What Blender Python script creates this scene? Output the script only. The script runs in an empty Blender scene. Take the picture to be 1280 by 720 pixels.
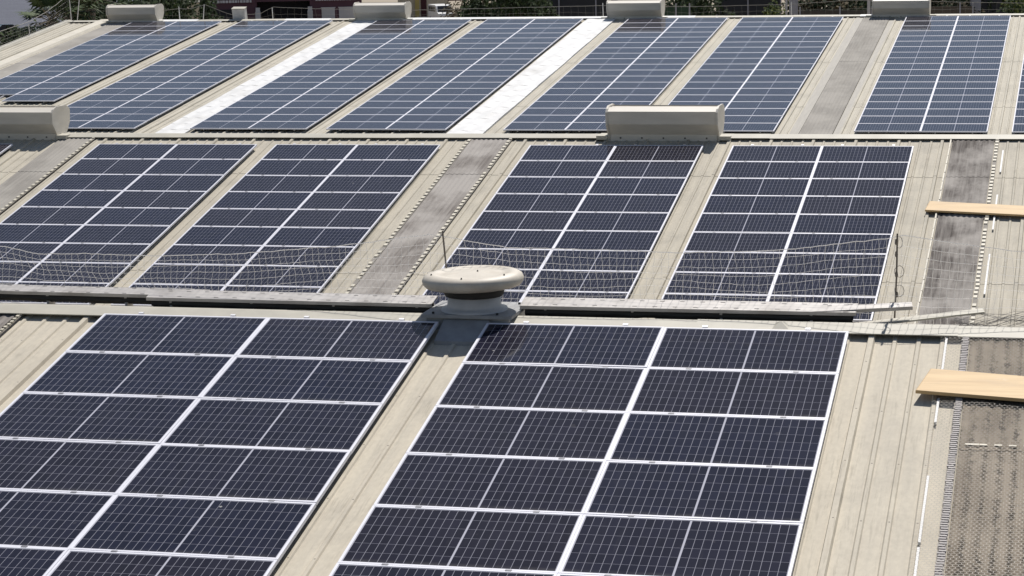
import bpy, math, random
from mathutils import Matrix, Vector
R = random.Random(7)
scene = bpy.context.scene
COL = scene.collection
rad = math.radians

# ------------------------------------------------------------------ helpers
class MB:
    """collects faces (with a material slot and optional uv) for ONE mesh"""
    def __init__(s): s.v = []; s.f = []; s.m = []; s.uv = {}; s.sm = set()
    def face(s, pts, m=0, uv=None, smooth=False):
        b = len(s.v); s.v += [tuple(p) for p in pts]
        k = len(s.f); s.f.append(tuple(range(b, b + len(pts)))); s.m.append(m)
        if uv: s.uv[k] = uv
        if smooth: s.sm.add(k)
    def box(s, x0, x1, y0, y1, z0, z1, m=0, M=None):
        c = [(x0,y0,z0),(x1,y0,z0),(x1,y1,z0),(x0,y1,z0),(x0,y0,z1),(x1,y0,z1),(x1,y1,z1),(x0,y1,z1)]
        if M is not None: c = [tuple(M @ Vector(p)) for p in c]
        b = len(s.v); s.v += c
        for q in ((0,3,2,1),(4,5,6,7),(0,1,5,4),(1,2,6,5),(2,3,7,6),(3,0,4,7)):
            s.f.append(tuple(b+i for i in q)); s.m.append(m)
    def prism(s, prof, axis, a0, a1, m=0, cap=True):
        """closed profile (list of 2-tuples) swept along axis 'x' or 'y' or 'z' from a0 to a1"""
        def P(p, a):
            return (a, p[0], p[1]) if axis == 'x' else ((p[0], a, p[1]) if axis == 'y' else (p[0], p[1], a))
        n = len(prof); b = len(s.v)
        s.v += [P(p, a0) for p in prof] + [P(p, a1) for p in prof]
        for i in range(n):
            j = (i+1) % n
            s.f.append((b+i, b+j, b+n+j, b+n+i)); s.m.append(m)
        if cap:
            s.f.append(tuple(b+i for i in reversed(range(n)))); s.m.append(m)
            s.f.append(tuple(b+n+i for i in range(n))); s.m.append(m)
    def sheet(s, prof, y0, y1, m=0, smooth=False):
        """open profile of (x,z) swept from y0 to y1 (lists of y allowed)"""
        n = len(prof); b = len(s.v)
        s.v += [(x, y0, z) for x, z in prof] + [(x, y1, z) for x, z in prof]
        for i in range(n-1):
            if smooth: s.sm.add(len(s.f))
            s.f.append((b+i, b+i+1, b+n+i+1, b+n+i)); s.m.append(m)
    def lathe(s, prof, seg=40, m=0, smooth=True):
        b = len(s.v); n = len(prof)
        for k in range(seg):
            a = 2*math.pi*k/seg
            s.v += [(r*math.cos(a), r*math.sin(a), z) for r, z in prof]
        for k in range(seg):
            k2 = (k+1) % seg
            for i in range(n-1):
                if smooth: s.sm.add(len(s.f))
                s.f.append((b+k*n+i, b+k2*n+i, b+k2*n+i+1, b+k*n+i+1)); s.m.append(m)
    def tube(s, pts, r, n=4, m=0, r1=None):
        pts = [Vector(p) for p in pts]; b = len(s.v); L = len(pts)
        for i, p in enumerate(pts):
            d = (pts[min(i+1, L-1)] - pts[max(i-1, 0)])
            if d.length < 1e-9: d = Vector((0,0,1))
            d.normalize()
            u = d.cross(Vector((0,0,1)) if abs(d.z) < .9 else Vector((1,0,0))).normalized(); w = d.cross(u)
            rr = r if r1 is None else r + (r1-r)*i/(L-1)
            for k in range(n):
                a = 2*math.pi*k/n
                s.v.append(tuple(p + u*(rr*math.cos(a)) + w*(rr*math.sin(a))))
        for i in range(L-1):
            for k in range(n):
                k2 = (k+1) % n
                s.f.append((b+i*n+k, b+i*n+k2, b+(i+1)*n+k2, b+(i+1)*n+k)); s.m.append(m)
    def mesh(s, name, mats):
        me = bpy.data.meshes.new(name); me.from_pydata(s.v, [], s.f)
        for m in (mats if isinstance(mats, (list, tuple)) else [mats]): me.materials.append(m)
        me.polygons.foreach_set('material_index', s.m)
        if s.sm: me.polygons.foreach_set('use_smooth', [i in s.sm for i in range(len(s.f))])
        if s.uv:
            ul = me.uv_layers.new(name='UVMap')
            for k, uv in s.uv.items():
                for li, c in zip(me.polygons[k].loop_indices, uv): ul.data[li].uv = c
        me.update(); return me
    def build(s, name, mats, parent=None, M=None): return link(name, s.mesh(name, mats), parent, M)

def link(name, data, parent=None, M=None):
    o = bpy.data.objects.new(name, data); COL.objects.link(o)
    if parent is not None: o.parent = parent
    if M is not None:
        if parent is None: o.matrix_world = M
        else: o.matrix_local = M
    return o
def tag(o, label=None, cat=None, group=None, kind=None):
    if label: o['label'] = label
    if cat: o['category'] = cat
    if group: o['group'] = group
    if kind: o['kind'] = kind
    return o
def thing(name, label, cat, M=None, group=None):
    return tag(link(name, None, None, M if M is not None else Matrix()), label, cat, group)
T = Matrix.Translation
def Rz(a): return Matrix.Rotation(a, 4, 'Z')
def Rx(a): return Matrix.Rotation(a, 4, 'X')

# ------------------------------------------------------------------ materials
def srgb(r, g, b):
    f = lambda c: (c/255/12.92) if c/255 <= .04045 else ((c/255+.055)/1.055)**2.4
    return (f(r), f(g), f(b), 1)
def newmat(name):
    m = bpy.data.materials.new(name); m.use_nodes = True
    nt = m.node_tree; b = nt.nodes['Principled BSDF']
    return m, nt, b
def N(nt, t, **kw):
    n = nt.nodes.new(t)
    for k, v in kw.items():
        if k.startswith('i_'): n.inputs[k[2:].replace('_', ' ')].default_value = v
        else: setattr(n, k, v)
    return n
def math_(nt, op, a, b=None, c=None, clamp=False):
    n = nt.nodes.new('ShaderNodeMath'); n.operation = op; n.use_clamp = clamp
    for i, x in enumerate((a, b, c)):
        if x is None: continue
        if isinstance(x, (int, float)): n.inputs[i].default_value = x
        else: nt.links.new(x, n.inputs[i])
    return n.outputs[0]
def mixc(nt, fac, a, b, mode='MIX'):
    n = nt.nodes.new('ShaderNodeMix'); n.data_type = 'RGBA'; n.blend_type = mode
    for i, x in ((0, fac), (6, a), (7, b)):
        if isinstance(x, (int, float)): n.inputs[i].default_value = x
        elif isinstance(x, tuple): n.inputs[i].default_value = x
        else: nt.links.new(x, n.inputs[i])
    return n.outputs[2]
def noise(nt, vec, scale, detail=4, rough=.55, stretch=None):
    if stretch:
        mp = nt.nodes.new('ShaderNodeMapping'); mp.inputs['Scale'].default_value = stretch
        nt.links.new(vec, mp.inputs['Vector']); vec = mp.outputs[0]
    n = nt.nodes.new('ShaderNodeTexNoise'); n.inputs['Scale'].default_value = scale
    n.inputs['Detail'].default_value = detail; n.inputs['Roughness'].default_value = rough
    nt.links.new(vec, n.inputs['Vector']); return n.outputs[0]
def ramp(nt, fac, stops):
    n = nt.nodes.new('ShaderNodeValToRGB')
    while len(n.color_ramp.elements) < len(stops): n.color_ramp.elements.new(.5)
    for e, (p, c) in zip(n.color_ramp.elements, stops):
        e.position = p; e.color = c if isinstance(c, tuple) else (c, c, c, 1)
    nt.links.new(fac, n.inputs[0]); return n.outputs[0]
def objco(nt): return nt.nodes.new('ShaderNodeTexCoord').outputs['Object']

def mat_plain(name, col, rough=.6, metal=0., var=.12, scale=6., spec=.5, stretch=None, dirt=None, dirt_amt=.5):
    m, nt, b = newmat(name); co = objco(nt)
    n1 = noise(nt, co, scale, 5, .6, stretch)
    f = ramp(nt, n1, [(.3, 1-var), (.7, 1+var)])
    c = mixc(nt, 1., tuple(col), f, 'MULTIPLY')
    if dirt:
        n2 = noise(nt, co, scale*.37, 6, .65, stretch)
        d = ramp(nt, n2, [(.5, 0.), (.72, 1.)])
        c = mixc(nt, math_(nt, 'MULTIPLY', d, dirt_amt), c, tuple(dirt))
    nt.links.new(c, b.inputs['Base Color'])
    b.inputs['Roughness'].default_value = rough; b.inputs['Metallic'].default_value = metal
    b.inputs['Specular IOR Level'].default_value = spec
    return m

MAJP_ = {'roof_paint_near': (-2.24, 1.06), 'roof_paint_mid': (-8.1, 1.0), 'roof_paint_far': (-14.45, 1.0)}
def mat_roof(name, base, streak, stain):
    """painted sheet: streaks running down the slope, chalky blotches, a few stains"""
    m, nt, b = newmat(name); co = objco(nt)
    s1 = noise(nt, co, 1., 5, .6, (9., .35, 9.))
    s2 = noise(nt, co, .7, 6, .65)
    s3 = noise(nt, co, 22., 3, .6, (1., .5, 1.))
    c = mixc(nt, ramp(nt, s1, [(.38, 0.), (.66, .62)]), base, streak)
    c = mixc(nt, ramp(nt, s2, [(.5, 0.), (.72, .58)]), c, stain)
    s4 = noise(nt, co, 1., 6, .7, (26., 1.6, 1.)); s5 = noise(nt, co, .55, 3, .5)
    c = mixc(nt, math_(nt, 'MULTIPLY', ramp(nt, s4, [(.52, 0.), (.68, .42)]), ramp(nt, s5, [(.40, .1), (.58, 1.)])), c, (.20, .18, .145, 1))
    s6 = noise(nt, co, 2.2, 5, .7)
    c = mixc(nt, ramp(nt, s6, [(.63, 0.), (.78, .45)]), c, (.53, .49, .41, 1))
    c = mixc(nt, 1., c, ramp(nt, s3, [(.2, .9), (.8, 1.07)]), 'MULTIPLY')
    sp = nt.nodes.new('ShaderNodeSeparateXYZ'); nt.links.new(co, sp.inputs[0])
    px_ = MAJP_[name]
    dx = math_(nt, 'MULTIPLY', math_(nt, 'SUBTRACT', math_(nt, 'FRACT', math_(nt, 'ADD', math_(nt, 'MULTIPLY', math_(nt, 'SUBTRACT', sp.outputs[0], px_[0]), 4/px_[1]), .5)), .5), px_[1]/4)
    dy = math_(nt, 'MULTIPLY', math_(nt, 'SUBTRACT', math_(nt, 'FRACT', math_(nt, 'MULTIPLY', sp.outputs[1], 1/1.3)), .5), 1.3)
    r2 = math_(nt, 'ADD', math_(nt, 'MULTIPLY', dx, dx), math_(nt, 'MULTIPLY', dy, dy))
    c = mixc(nt, math_(nt, 'MULTIPLY', math_(nt, 'LESS_THAN', r2, .011**2), .75), c, (.13, .115, .10, 1))   # screw heads on the ribs
    run = math_(nt, 'MULTIPLY', math_(nt, 'LESS_THAN', math_(nt, 'ABSOLUTE', dx), .012), ramp(nt, noise(nt, co, 1., 3, .5, (3.5, .7, 1.)), [(.55, 0.), (.7, .35)]))
    c = mixc(nt, run, c, (.24, .19, .13, 1))
    nt.links.new(c, b.inputs['Base Color'])
    b.inputs['Roughness'].default_value = .7; b.inputs['Specular IOR Level'].default_value = .12
    bp = N(nt, 'ShaderNodeBump'); bp.inputs['Strength'].default_value = .12; bp.inputs['Distance'].default_value = .02
    nt.links.new(noise(nt, co, 3., 4, .6, (2., .4, 1.)), bp.inputs['Height']); nt.links.new(bp.outputs[0], b.inputs['Normal'])
    return m

def mat_skylight(name, base, dark, pale, amt, speck=0.):
    m, nt, b = newmat(name); co = objco(nt)
    s1 = noise(nt, co, 1., 6, .68, (13., .55, 1.))
    s2 = noise(nt, co, .8, 5, .6, (1.1, .75, 1.))
    f = math_(nt, 'MULTIPLY', ramp(nt, s1, [(.25, .25), (.62, 1.)]), ramp(nt, s2, [(.40, .1), (.58, 1.)]))
    c = mixc(nt, math_(nt, 'MULTIPLY', f, amt), base, dark)
    s3 = noise(nt, co, 1.4, 5, .7, (2., .7, 1.))
    c = mixc(nt, ramp(nt, s3, [(.62, 0.), (.8, .6)]), c, pale)
    if speck:
        s4 = noise(nt, co, 11., 5, .75, (1.5, .8, 1.))
        s5 = noise(nt, co, 1.6, 3, .6)
        tr = nt.nodes.new('ShaderNodeSeparateXYZ'); nt.links.new(co, tr.inputs[0])
        trough = math_(nt, 'ABSOLUTE', math_(nt, 'SUBTRACT', math_(nt, 'FRACT', math_(nt, 'MULTIPLY', tr.outputs[0], 1/.145)), .5))
        s4 = math_(nt, 'ADD', math_(nt, 'MULTIPLY', s4, .8), math_(nt, 'MULTIPLY', trough, .42))
        k = math_(nt, 'MULTIPLY', ramp(nt, s4, [(.50, 0.), (.62, 1.)]), ramp(nt, s5, [(.35, .25), (.6, 1.)]))
        c = mixc(nt, math_(nt, 'MULTIPLY', k, speck), c, (.055, .048, .04, 1))
    nt.links.new(c, b.inputs['Base Color']); b.inputs['Roughness'].default_value = .8
    b.inputs['Specular IOR Level'].default_value = .06
    return m

def mat_cells(name):
    """half-cut mono cells: 24 x 6 with white gaps, behind lightly dusty glass"""
    m, nt, b = newmat(name)
    tc = nt.nodes.new('ShaderNodeTexCoord'); sx = nt.nodes.new('ShaderNodeSeparateXYZ')
    nt.links.new(tc.outputs['UV'], sx.inputs[0])
    oi = nt.nodes.new('ShaderNodeObjectInfo')
    h = math_(nt, 'FRACT', math_(nt, 'MULTIPLY', sx.outputs[0], 2.))
    t = math_(nt, 'MULTIPLY', math_(nt, 'SUBTRACT', h, .0085), 12/(1-.017))
    w = math_(nt, 'MULTIPLY', math_(nt, 'SUBTRACT', sx.outputs[1], .008), 6/(1-.016))
    def line(x, n, half):
        d = math_(nt, 'ABSOLUTE', math_(nt, 'SUBTRACT', math_(nt, 'FRACT', x), .5))
        l = math_(nt, 'GREATER_THAN', d, .5-half)
        out = math_(nt, 'ADD', math_(nt, 'LESS_THAN', x, 0.), math_(nt, 'GREATER_THAN', x, float(n)), clamp=True)
        return l, out
    lu, ou = line(t, 12, .031)
    lv, ov = line(w, 6, .013)
    tint = mixc(nt, oi.outputs['Random'], (.0105, .0115, .0245, 1), (.0140, .0128, .0215, 1))
    # slight cell to cell tone
    ci = nt.nodes.new('ShaderNodeCombineXYZ')
    nt.links.new(math_(nt, 'FLOOR', t), ci.inputs[0]); nt.links.new(math_(nt, 'FLOOR', w), ci.inputs[1])
    nt.links.new(math_(nt, 'MULTIPLY', oi.outputs['Random'], 31.), ci.inputs[2])
    wn = nt.nodes.new('ShaderNodeTexWhiteNoise'); nt.links.new(ci.outputs[0], wn.inputs['Vector'])
    tint = mixc(nt, 1., tint, ramp(nt, wn.outputs[0], [(0., .8), (1., 1.2)]), 'MULTIPLY')
    c = mixc(nt, lv, tint, (.19, .19, .23, 1))
    c = mixc(nt, lu, c, (.25, .25, .29, 1))
    c = mixc(nt, math_(nt, 'MAXIMUM', ou, ov), c, (.42, .42, .48, 1))
    # dust film
    co = tc.outputs['Object']
    va = nt.nodes.new('ShaderNodeVectorMath'); va.operation = 'ADD'
    nt.links.new(co, va.inputs[0]); nt.links.new(oi.outputs['Location'], va.inputs[1])
    n1 = noise(nt, va.outputs[0], 1.1, 6, .65)
    dust = ramp(nt, n1, [(.3, .002), (.75, .016)])
    n2 = noise(nt, va.outputs[0], 5., 3, .5)
    spots = math_(nt, 'MULTIPLY', ramp(nt, n2, [(.71, 0.), (.75, 1.)]), .05)
    c = mixc(nt, math_(nt, 'ADD', dust, spots), c, (.42, .40, .38, 1))
    # dirt gathered along the lower edge, run-off streaks and a few droppings
    edge = ramp(nt, sx.outputs[1], [(0., .16), (.07, 0.)])
    edge = math_(nt, 'MULTIPLY', edge, ramp(nt, noise(nt, va.outputs[0], 3., 4, .6), [(.35, 0.), (.65, 1.)]))
    n3 = noise(nt, va.outputs[0], 1., 5, .65, (9., .7, 1.))
    edge = math_(nt, 'ADD', edge, ramp(nt, n3, [(.58, 0.), (.8, .035)]))
    c = mixc(nt, edge, c, (.36, .34, .31, 1))
    vo = nt.nodes.new('ShaderNodeTexVoronoi'); vo.inputs['Scale'].default_value = 1.1; nt.links.new(va.outputs[0], vo.inputs['Vector'])
    sc_ = nt.nodes.new('ShaderNodeSeparateColor'); nt.links.new(vo.outputs['Color'], sc_.inputs[0])
    drop = math_(nt, 'MULTIPLY', math_(nt, 'LESS_THAN', math_(nt, 'ADD', vo.outputs['Distance'], math_(nt, 'MULTIPLY', noise(nt, va.outputs[0], 30., 2, .5), .03)), .036), math_(nt, 'GREATER_THAN', sc_.outputs[0], .86))
    c = mixc(nt, math_(nt, 'MULTIPLY', drop, .6), c, (.5, .49, .46, 1))
    nt.links.new(c, b.inputs['Base Color'])
    b.inputs['Roughness'].default_value = .09; b.inputs['IOR'].default_value = 1.45
    b.inputs['Specular IOR Level'].default_value = .13
    return m

M_ = {}
M_['roof1'] = mat_roof('roof_paint_near', (.54, .49, .40, 1), (.46, .42, .35, 1), (.36, .33, .28, 1))
M_['roof2'] = mat_roof('roof_paint_mid', (.49, .45, .37, 1), (.37, .34, .285, 1), (.29, .27, .23, 1))
M_['roof3'] = mat_roof('roof_paint_far', (.50, .465, .39, 1), (.38, .355, .30, 1), (.33, .31, .265, 1))
M_['cap'] = mat_plain('ridge_cap_paint', (.43, .405, .34, 1), .6, var=.1, scale=2., dirt=(.22, .20, .17, 1), dirt_amt=.35)
M_['white'] = mat_plain('white_membrane', (.62, .62, .62, 1), .6, var=.07, scale=1.6, dirt=(.40, .39, .37, 1), dirt_amt=.6, stretch=(1.2, .8, 1))
M_['sky_mid'] = mat_skylight('dirty_skylight_mid', (.385, .36, .335, 1), (.16, .142, .13, 1), (.49, .47, .445, 1), 1.)
M_['sky_dark'] = mat_skylight('dirty_skylight_dark', (.36, .335, .31, 1), (.085, .074, .068, 1), (.47, .445, .42, 1), 1.)
M_['sky_near'] = mat_skylight('dirty_skylight_near', (.275, .235, .185, 1), (.10, .08, .062, 1), (.37, .33, .28, 1), .9, .95)
M_['sky_far'] = mat_skylight('skylight_far', (.35, .33, .30, 1), (.24, .225, .205, 1), (.44, .42, .39, 1), .9)
M_['cells'] = mat_cells('solar_cells')
M_['alu'] = mat_plain('anodised_frame', (.68, .68, .74, 1), .45, 0., var=.04, scale=3., spec=.5)
M_['rail'] = mat_plain('aluminium_rail', (.62, .62, .64, 1), .45, .6, var=.06)
M_['clamp'] = mat_plain('clamp_metal', (.20, .20, .22, 1), .5, .3)
M_['galv'] = mat_plain('galvanised_sheet', (.43, .41, .395, 1), .5, .15, var=.12, scale=4., dirt=(.25, .23, .21, 1), dirt_amt=.7, spec=.2)
M_['dots'] = mat_plain('perforated_tab', (.50, .46, .37, 1), .6, var=.15, scale=9.)
M_['dotbase'] = mat_plain('perforated_strip', (.21, .19, .165, 1), .8, 0., var=.2, scale=9.)
M_['lilac'] = mat_plain('metal_strip', (.34, .315, .31, 1), .7, 0., var=.15, scale=7.)
M_['dark'] = mat_plain('dark_slot_and_shade', (.03, .028, .026, 1), .8)  # also painted where shade is wanted under panels and tray covers
M_['ventcap'] = mat_plain('vent_fibreglass', (.51, .465, .395, 1), .55, var=.12, scale=3.5, dirt=(.36, .30, .22, 1), dirt_amt=.75)
M_['ventneck'] = mat_plain('vent_neck_grey', (.46, .46, .47, 1), .55, var=.08)
M_['ventbase'] = mat_plain('vent_base_grey', (.29, .295, .305, 1), .6, 0., var=.15, dirt=(.20, .195, .19, 1), dirt_amt=.6)
M_['ventbox'] = mat_plain('box_vent_paint', (.60, .56, .495, 1), .5, var=.08, scale=2.5, dirt=(.40, .36, .29, 1), dirt_amt=.55, stretch=(.5, 1, 2))
M_['plank'] = None
def mat_nylon(name, col, tr):
    m, nt, b = newmat(name); b.inputs['Base Color'].default_value = col; b.inputs['Roughness'].default_value = .5
    t_ = nt.nodes.new('ShaderNodeBsdfTranslucent'); t_.inputs[0].default_value = col
    mx = nt.nodes.new('ShaderNodeMixShader'); mx.inputs[0].default_value = tr
    nt.links.new(b.outputs[0], mx.inputs[1]); nt.links.new(t_.outputs[0], mx.inputs[2])
    nt.links.new(mx.outputs[0], nt.nodes['Material Output'].inputs['Surface']); return m
M_['wire'] = mat_nylon('net_twine', (.88, .87, .86, 1), .5)
M_['cord'] = mat_nylon('net_cord_far', (.40, .38, .35, 1), .4)
M_['chicken'] = mat_plain('mesh_wire', (.19, .175, .155, 1), .5, .3, var=.15)
M_['rust'] = mat_plain('old_post', (.16, .14, .125, 1), .75, .1, var=.3, scale=14., dirt=(.26, .24, .22, 1), dirt_amt=.5)
M_['concrete'] = mat_plain('concrete_wall', (.40, .38, .34, 1), .8, var=.12, scale=.8)
def mat_wood():
    m, nt, b = newmat('plank_wood'); co = objco(nt)
    g = noise(nt, co, 1., 6, .62, (.9, 16., 16.)); k = noise(nt, co, 1.3, 4, .6, (1., 3., 1.))
    c = mixc(nt, ramp(nt, g, [(.3, 0.), (.72, 1.)]), (.62, .44, .225, 1), (.47, .31, .145, 1))
    c = mixc(nt, ramp(nt, k, [(.55, 0.), (.72, .5)]), c, (.40, .29, .18, 1))
    c = mixc(nt, ramp(nt, noise(nt, co, 3.2, 4, .7, (1., 2., 1.)), [(.62, 0.), (.74, .35)]), c, (.62, .54, .42, 1))
    nt.links.new(c, b.inputs['Base Color']); b.inputs['Roughness'].default_value = .65
    return m
M_['plank'] = mat_wood()

# ------------------------------------------------------------------ roof frames (x along the ridge, y up the slope, z off the sheet)
def frame(Y, Z, X, S, Nn):
    m = Matrix.Identity(4)
    for i in range(3):
        m[i][0] = X[i]; m[i][1] = -S[i]; m[i][2] = Nn[i]
    m[0][3] = 0; m[1][3] = Y; m[2][3] = Z
    return m
FR = [frame(26.1497, -4.93102, (.99996615,.00798648,-.00198087), (.0074542,-.98117923,-.19295533), (.00348462,-.19293403,.98120554)),
      frame(54.4172, -5.85272, (.9999769,-.00593691,.0033099), (-.00512052,-.97820298,-.20758784), (-.00447019,-.2075661,.97821078)),
      frame(97.9376, -5.18835, (.999998913,-.00142758,-.0003697), (-.00145938,-.99403658,-.10903739), (.000211838,-.10903781,.99403758))]
HN = -.13                                     # the sheet lies this far under the panel glass
APEX = [.35, 1.0, .75]
FRONT = [14.5, 12.7, 26.0]                    # how far the front slope runs below the panels' top edge
BACKANG = [rad(26.0), rad(24.0), rad(15.0)]   # back slope against the front slope's plane
BACKLEN = [15.8, 14.6, 16.0]
XR = [(-22.0, 8.0), (-46.0, 9.0), (-44.75, 9.0)]
MAJOR0 = [-2.24, -8.1, -14.45]; MAJP = [1.06, 1.0, 1.0]

SKYX = [[(-1.25, .48), (-13.75, -12.6)], [(-14.55, -13.4), (-2.92, -1.78), (-25.4, -24.4)], [(-8.85, -7.6), (-42.3, -41.3), (-31.2, -29.8), (-20.6, -19.2), (-43.3, -42.2)]]
def clear(i, x): return not any(a < x < b for a, b in SKYX[i])
def profile(i, x0, x1):
    pts = [(x0, 0.)]; p = MAJP[i]
    k = math.ceil((x0 - MAJOR0[i])/p)
    x = MAJOR0[i] + k*p
    while x < x1 - .1:
        if x > x0 + .1 and clear(i, x):
            pts += [(x-.045, 0.), (x-.03, .042), (x+.03, .042), (x+.045, 0.)]
        for q in (1, 2, 3):
            xm = x + p*q/4
            if xm < x1 - .1 and clear(i, xm): pts += [(xm-.034, 0.), (xm-.018, .019), (xm+.018, .019), (xm+.030, 0.)]
        x += p
    pts.append((x1, 0.))
    return pts

WL = ['nearest warehouse bay with beige ribbed metal roof and a mushroom vent on its ridge',
      'middle warehouse bay with beige ribbed roof and dirty grey skylight strips between panels',
      'far warehouse bay whose long roof has two bright white strips between panels']
WH = []
GZ = -14.5
for i in range(3):
    w = thing('warehouse', WL[i], 'building', FR[i], 'bays of the warehouse'); WH.append(w)
    x0, x1 = XR[i]; pr = profile(i, x0, x1); ya = APEX[i]
    f = MB()
    laps = [[-6.9], [-1.75, -8.2], [-9.6, -18.0]][i]
    ys = [ya] + laps + [-FRONT[i]]
    for k in range(len(ys)-1):                # sheets lap over the next one down the slope
        z = HN - .006*k
        f.sheet([(a, z + b) for a, b in pr], ys[k+1] - (.1 if k < len(ys)-2 else 0), ys[k])
        for (a, b), (c, d) in zip(pr, pr[1:]):
            yb = ys[k+1] - (.1 if k < len(ys)-2 else 0)
            f.face([(a, yb, z+b), (a, yb, z+b-.005), (c, yb, z+d-.005), (c, yb, z+d)])
    f.build('roof_sheet', M_['roof%d' % (i+1)], w)
    ca, sa = math.cos(BACKANG[i]), math.sin(BACKANG[i])
    bm = MB(); b0 = len(bm.v)
    for (a, b), (c, d) in zip(pr, pr[1:]):
        q = []
        for (x, h, t) in ((a, b, 0), (c, d, 0), (c, d, BACKLEN[i]), (a, b, BACKLEN[i])):
            q.append((x, ya + ca*t + sa*h, HN - sa*t + ca*h))
        bm.face(q)
    bm.build('back_slope', M_['roof%d' % (i+1)], w)
    # ridge cap with turned down front lip
    cm = MB(); xs = x0; zt = -.045
    while xs < x1:
        xe = min(xs + R.uniform(2.9, 3.1), x1)
        dz = R.uniform(-.006, .006)
        t = .38
        prof = [(ya-.25, -.072+dz), (ya-.25, -.060+dz), (ya-.02, zt+dz+.006), (ya+.02, zt+dz+.006), (ya+ca*t, zt - sa*t+dz), (ya+ca*t, zt - sa*t - .012+dz), (ya, zt-.012+dz)]
        cm.prism(prof, 'x', xs, xe)
        xs = xe - .0
    cm.build('ridge_cap', M_['cap'], w)
    # gable walls
    inv = FR[i].inverted()
    gw = MB()
    fr = FR[i] @ Vector((0, -FRONT[i], HN)); ap = FR[i] @ Vector((0, ya, HN)); bk = FR[i] @ Vector((0, ya + ca*BACKLEN[i], HN - sa*BACKLEN[i]))
    for xw in (x0+.12, x1-.12):
        prof = [(fr.y, GZ), (bk.y, GZ), (bk.y, bk.z-.03), (ap.y, ap.z-.03), (fr.y, fr.z-.03)]
        b = len(gw.v); gw.prism(prof, 'x', xw-.1, xw+.1)
        for k in range(b, len(gw.v)): gw.v[k] = tuple(inv @ Vector(gw.v[k]))
    b = len(gw.v)
    if i == 0: gw.box(x0+.25, x1-.25, fr.y+.05, fr.y+.25, GZ, fr.z-.06)
    if i == 2: gw.box(x0+.25, x1-.25, bk.y-.25, bk.y-.05, GZ, bk.z-.06)
    for k in range(b, len(gw.v)): gw.v[k] = tuple(inv @ Vector(gw.v[k]))
    gw.build('wall', M_['concrete'], w)

def corrug(x0, x1, z, pitch=.12, amp=.007):
    n = max(8, int((x1-x0)/pitch*6)); return [(x0 + (x1-x0)*k/n, z + amp*math.cos(2*math.pi*(x1-x0)*k/n/pitch)) for k in range(n+1)]
def skylight(i, x0, x1, mat, y0=None, y1=None, label=None, z=.03):
    m = MB(); a = y1 if y1 is not None else APEX[i]-.06; b = y0 if y0 is not None else -FRONT[i]
    lap = {0: -2.78, 1: -1.8, 2: -9.6}[i]
    m.sheet(corrug(x0, x1, HN+z+.006), lap-.1, a, smooth=True); m.sheet(corrug(x0, x1, HN+z), b, lap, smooth=True)
    o = m.build('skylight', M_[mat], WH[i])
    if label: o['label'] = label
    return o
def strip(i, x, w_, y0, y1, pitch, tab, mb='dotbase', mt='dots', z=.045):
    m = MB(); m.box(x-w_/2, x+w_/2, y0, y1, HN+z-.012, HN+z, 0)
    y = y0 + .1
    while y < y1 - tab:
        sx = R.uniform(-.008, .008)
        if pitch > .1 and R.random() < .04: y += pitch; continue
        y += R.uniform(-.04, .04)*pitch
        m.box(x-w_*.40+sx, x+w_*.40+sx, y, y+tab, HN+z-.003, HN+z+.02, 1); y += pitch
    return m.build('fastening_strip', [M_[mb], M_[mt]], WH[i])
# near bay
skylight(0, -1.14, .35, 'sky_near', label='brown speckled corrugated skylight under the lower plank')
for k in range(10):
    if k in (5, 8): continue
    m = MB(); xx = -1.08 + .145*k; m.box(xx, xx+(.14 if k == 0 else .075), -2.79, -2.76, HN+.045, HN+.052); m.build('lap_seal', M_['dots'], WH[0])
strip(0, -1.19, .085, -14, .2, .05, .026, 'dotbase', 'lilac')
strip(0, .42, .085, -14, .2, .05, .026, 'dotbase', 'lilac')
skylight(0, -13.7, -12.72, 'sky_mid')
strip(0, -12.66, .05, -14, .2, .09, .045)
for a, b in ((-1.02, .13), (-2.25, -1.62), (-5.0, -3.55), (-9.0, -5.1)):
    m = MB(); m.box(-1.415, -1.39, a, b, HN+.02, HN+.05); m.build('sealing_strip', M_['white'], WH[0])
# middle bay
skylight(1, -14.45, -13.53, 'sky_mid'); strip(1, -14.5, .09, -12.6, .85, .22, .12); strip(1, -13.48, .09, -12.6, .85, .22, .12)
skylight(1, -2.86, -1.9, 'sky_dark', label='darkest dirty skylight strip under the upper plank')
strip(1, -1.84, .09, -12.6, .85, .22, .12); strip(1, -2.9, .035, -12.6, .85, .6, .57, 'lilac', 'dots')
skylight(1, -25.35, -24.5, 'sky_far'); strip(1, -24.45, .09, -12.6, .85, .22, .12)
for a, b in ((-1.56, -.02), (-5.3, -3.1), (-8.95, -6.75)):
    m = MB(); m.box(-1.70, -1.665, a, b, HN+.02, HN+.045); m.build('sealing_strip', M_['white'], WH[1])
# far bay: white membrane strips, grey skylight, edge trim, white ridge flashings
for x0, x1 in ((-30.88, -29.80), (-20.52, -19.28)):
    m = MB(); n = 10
    for k in range(26):
        ya, yb = .55 - k*1.0, .55 - (k+1)*1.0 - .06
        m.sheet([(x0 + (x1-x0)*j/n, HN + .055 - .0015*(k % 2) + .008*math.sin(j*1.3+k)) for j in range(n+1)], yb, ya, smooth=True)
    m.box(x0, x1, -25.5, .55, HN+.002, HN+.03)
    o = m.build('membrane_strip', M_['white'], WH[2]); o['label'] = 'bright white membrane strip running down between two arrays'
skylight(2, -8.78, -7.70, 'sky_far')
M_['flash'] = (mat_plain('grey_flashing', (.25, .23, .195, 1), .6, var=.15, scale=3., stretch=(4, .4, 1)))
for a, b in ((-9.1, -8.8), (-7.68, -7.45)):
    m = MB(); m.box(a, b, -25.5, .55, HN+.003, HN+.022); m.build('skylight_flashing', M_['flash'], WH[2])
skylight(2, -42.35, -41.35, 'sky_far')
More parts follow.
